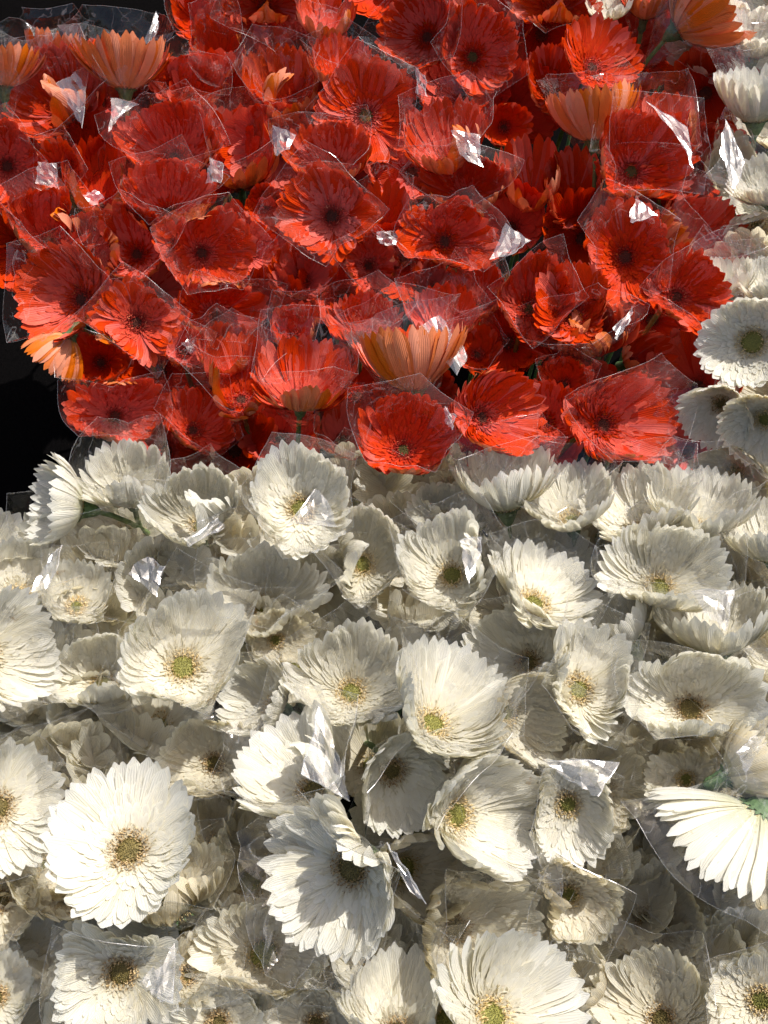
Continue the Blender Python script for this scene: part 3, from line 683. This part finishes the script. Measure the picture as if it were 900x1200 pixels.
('w62','w',(680,885),(640,724,855,900),1,dict(mat='cream'),'cream gerbera rim above the bright crinkled film triangle'),
('w63','w',(110,905),(48,165,848,908),-1,dict(low=1),'dim white gerbera lying above the flat open one'),
('w64','w',(50,1015),(22,85,985,1050),-1,dict(low=1,mat='cream'),'shaded cream gerbera left of the flat open one'),
('w65','w',(460,770),(450,510,735,800),0,dict(low=1),'white gerbera hidden between two centre flowers above the middle one'),
('w66','w',(881,401),(818,938,348,454),4,dict(open=72,bare=1,r0=.3,eye='green'),'open white gerbera with a big olive eye at the right edge beside the reds'),
('w67','w',(843,463),(800,882,442,522),2,dict(ax=(-.25,-.45,.8),eye='brown',bare=1),'pinkish white gerbera nodding downward under the olive eyed one'),
('w68','w',(897,486),(852,932,452,545),3,dict(ax=(-.2,-.35,.85),eye='green',bare=1,mat='cream'),'cream gerbera nodding at the right edge below the olive eyed one'),
('w69','w',(870,560),(815,902,528,596),0,dict(mat='cream',ax=(-.2,-.3,.8)),'dim cream gerbera in shade under the two nodding ones'),
('w70','w',(888,158),(842,932,68,150),3,dict(ax=(-.05,.85,.15),open=40,over=.012),'white gerbera seen from outside at the upper right edge, dark green calyx'),
('w71','w',(890,58),(850,925,18,66),1,dict(ax=(.1,.85,.3)),'white gerbera with upright tips at the right of the top edge'),
('w72','w',(905,245),(868,930,180,255),2,dict(ax=(-.2,.7,.5)),'white gerbera at the right edge left of which a creased film star shines'),
('w73','w',(905,340),(868,935,308,352),2,dict(ax=(-.2,.8,.4)),'white petal tips right behind the olive eyed gerbera'),
('w74','w',(848,345),(836,866,305,352),1,dict(ax=(-.1,.9,.3),low=1),'single narrow white gerbera tip left of the olive eyed one'),
('w75','w',(712,10),(690,742,-15,26),0,dict(ax=(-.1,.8,.4),low=1,bare=1),'lone white gerbera among the reds at the top edge'),
('w76','w',(780,775),(742,812,735,792),-1,dict(mat='cream',low=1),'cream gerbera in shade above the thick petalled one at right'),
('w77','w',(62,645),(18,95,600,645),-1,dict(low=1,mat='cream'),'dim cream gerbera under the one facing left by the black gap'),
('w78','w',(140,665),(110,185,625,672),-2,dict(low=1,mat='cream'),'shadowed cream gerbera under the upward opening one at left'),
('w79','w',(200,675),(180,245,640,690),-1,dict(low=1,mat='cream'),'shadowed cream gerbera under the cup with film strip'),
('w80','w',(700,1170),(640,705,1110,1175),0,dict(low=1,mat='cream'),'cream gerbera hidden right behind the bright bottom centre one'),
('w81','w',(255,990),(225,305,935,1010),-1,dict(low=1,mat='cream'),'dim cream gerbera between the flat open one and the silver triangle one'),
('w82','w',(860,1100),(820,910,1075,1135),-2,dict(low=1,mat='cream'),'dark cream gerbera in shade near the lower right edge'),
('w83','w',(735,985),(722,790,960,1030),-1,dict(low=1,mat='cream'),'shaded cream gerbera left of the turned away one'),
('w84','w',(420,1120),(395,455,1085,1150),-1,dict(low=1,mat='cream'),'dim cream gerbera below the broad creased sleeve'),
('w85','w',(885,265),(850,915,255,310),0,dict(low=1),'white gerbera veiled by film between the reds and the right edge'),
('w86','w',(510,730),(470,540,700,750),-2,dict(low=1,mat='cream'),'dark cream gerbera in the gap under the one with the insect'),
('w87','w',(858,200),(835,885,150,230),0,dict(low=1,mat='cream'),'cream gerbera behind the creased film star at upper right'),
]
for t_ in T: flower(*t_)

# ---- the lower heads of the heap, glimpsed in the gaps
def covered(x, y):
    best = 9
    for (_, _, _, (l, r_, a, b), lv, o_, _) in T:
        if lv < -1: continue
        e = math.hypot((x-(l+r_)/2)/((r_-l)/2), (y-(a+b)/2)/((b-a)/2)); best = min(best, e)
    return best
used = set()
def deep_label(x, y, red):
    c = 'red' if red else 'white'
    near = sorted(T, key=lambda q: math.hypot((q[3][0]+q[3][1])/2-x, (q[3][2]+q[3][3])/2-y))
    for q in near[:12]:
        s_ = q[6].split(',')[0]
        dx, dy = x-(q[3][0]+q[3][1])/2, y-(q[3][2]+q[3][3])/2
        rel = ('right of' if dx > 0 else 'left of') if abs(dx) > abs(dy) else ('below' if dy > 0 else 'above')
        l_ = 'shaded %s gerbera low %s the %s' % (c, rel, s_)
        if len(l_.split()) <= 16 and l_ not in used:
            used.add(l_); return l_
    return None
rd = random.Random(5); deep = []
for i in range(6000):
    x, y = rd.uniform(-30, 930), rd.uniform(-30, 1230)
    if (x < 135 and 340 < y < 650) or (525 < y < 572 and x < 840) or (x < 250 and y < 90): continue
    if any(math.hypot(x-a, y-b) < c for a, b, c in ((640, 238, 55), (748, 428, 45), (300, 235, 30), (575, 150, 30), (690, 240, 30))): continue
    if covered(x, y) < (0.92 if y < 550 else 0.80): continue
    if min([math.hypot(x-a, y-b) for a, b in deep] or [999]) < (64 if y < 550 else 56): continue
    deep.append((x, y))
for i, (x, y) in enumerate(deep):
    red = y < 545-(18 if x < 300 else 0) and x < 835
    a_, b_ = rd.uniform(-16, 16), rd.uniform(-4, 22); k = rd.uniform(50, 60) if red else rd.uniform(58, 72)
    lab = deep_label(x, y, red)
    if lab is None: continue
    flower('deep%d' % i, 'r' if red else 'w', (x+a_, y+b_), (x-k, x+k, y-k, y+k), (rd.uniform(-3.6, -2.4) if red else rd.uniform(-0.9, 0.1)),
           dict(low=1, mat=None if red else rd.choice(['cream', None]), bare=red or rd.random() < .5, over=.008),
           lab)
print('deep', len(deep))

# ------------------------------------------------------------------ bright folded corners of film
FL = [
('w33',[(376,824),(352,908),(412,938),(398,890)],.025,(0,0),1.0),
('w41',[(636,890),(726,893),(700,934),(668,918)],.02,(0,0),1.2),
('w12',[(812,692),(862,690),(850,738),(824,716)],.025,(0,0),1.2),
('w17',[(170,652),(192,664),(184,700),(150,672)],.01,(0,0),1.6),
('w6',[(538,634),(566,628),(560,655),(550,690)],.02,(.2,.1),.8),
('w1',[(370,572),(338,612),(394,616),(386,588)],.016,(-.25,.1),.8),
('w3',[(254,608),(262,618),(222,640),(216,632)],.016,(.1,.1),.6),
('r26',[(746,232),(770,252),(740,262),(738,250)],.012,(0,0),.8),
('r18',[(515,368),(548,418),(535,440),(490,384)],.01,(-.1,.1),.6),
('r23',[(742,360),(738,376),(722,398),(718,385)],.02,(0,0),.7),
('r1',[(66,98),(104,76),(96,150),(84,128)],.02,(-.3,.2),.4),
('r2',[(130,116),(162,122),(140,134),(128,156)],.01,(.1,0),.8),
('r6',[(44,188),(66,192),(68,222),(42,214)],.014,(0,0),2.0),
('r39',[(318,146),(346,158),(338,176),(322,184)],.01,(-.2,.1),1.4),
('r46',[(528,152),(560,160),(566,196),(540,180)],.02,(.2,.1),1.4),
('r4',[(184,14),(186,30),(174,56),(168,48)],.01,(0,0),.8),
('r36',[(800,48),(868,36),(876,68),(820,60)],.01,(0,0),1.2),
('r48',[(592,262),(622,280),(600,300),(574,304)],.008,(.2,0),1.2),
('w48',[(206,1106),(202,1176),(182,1170),(164,1148)],.02,(-.2,.1),.5),
('r19',[(520,478),(534,488),(530,502),(522,496)],.016,(0,0),1.0),
('r10',[(246,186),(262,192),(258,214),(240,216)],.02,(.1,0),2.0),
('r38',[(486,80),(500,92),(500,112),(488,108)],.0,(.1,0),2.0),
('w18',[(62,650),(74,640),(58,690),(32,694)],.018,(.1,0),1.2),
('w35',[(452,985),(470,1010),(500,1058),(478,1040)],.02,(0,0),.8),
('w72',[(850,140),(872,190),(860,226),(844,180)],.0,(.15,0),1.0),
('r29',[(758,120),(806,150),(812,198),(800,166)],.016,(.1,0),.5),
('r52',[(440,272),(470,270),(462,288),(444,286)],.012,(.1,0),1.6),
('r9',[(98,230),(112,222),(122,232),(108,242)],.012,(0,0),.8),
('r13',[(212,402),(226,396),(236,412),(224,414)],.012,(.1,0),1.0),
('w28',[(862,882),(884,862),(896,872),(872,908)],.012,(.2,0),1.6),
]
for f_ in FL: flap(f_[0], f_[1], f_[2], f_[3], f_[4])

# ------------------------------------------------------------------ the small insect on the folded edge of a white flower
H, root, Pm, V = HEADS['w6']
d = ray(570, 627); c = CAM+d*(np.dot(Pm-CAM, d)-.03)
ir = bpy.data.objects.new('insect', None); C.objects.link(ir)
tag(ir, 'tiny black insect on the folded petal edge of a white flower', 'insect')
ax = nrm(RIGHT*.6-UP*.75+V*.2); bx = nrm(np.cross(ax, V)); cx_ = np.cross(bx, ax)
def blob(name, o0, la, lb):
    V_, F_ = [], []
    for i in range(7):
        th = math.pi*i/6
        for j in range(8):
            q = 2*math.pi*j/8
            V_.append(o0+ax*math.cos(th)*la+(bx*math.cos(q)+cx_*math.sin(q))*max(math.sin(th), .02)*lb)
    for i in range(6):
        for j in range(8): k = (j+1) % 8; F_.append((i*8+j, i*8+k, (i+1)*8+k, (i+1)*8+j))
    mesh_obj(name, V_, F_, INSECT, ir)
blob('abdomen', c, .0024, .0013); blob('thorax', c-ax*.0028, .0012, .0011); blob('head', c-ax*.0043, .0008, .0009)
for sgn in (-1, 1):
    for k in range(3):
        p0 = c-ax*(.0028+.0006*(k-1)); p1 = p0+bx*sgn*.0016+V*.0008; p2 = p1+bx*sgn*.0012-V*.0014+ax*.0006*(k-1)
        V_, F_ = tube([p0, p1, p2], [.00016]*3, 4); mesh_obj('leg', V_, F_, INSECT, ir)
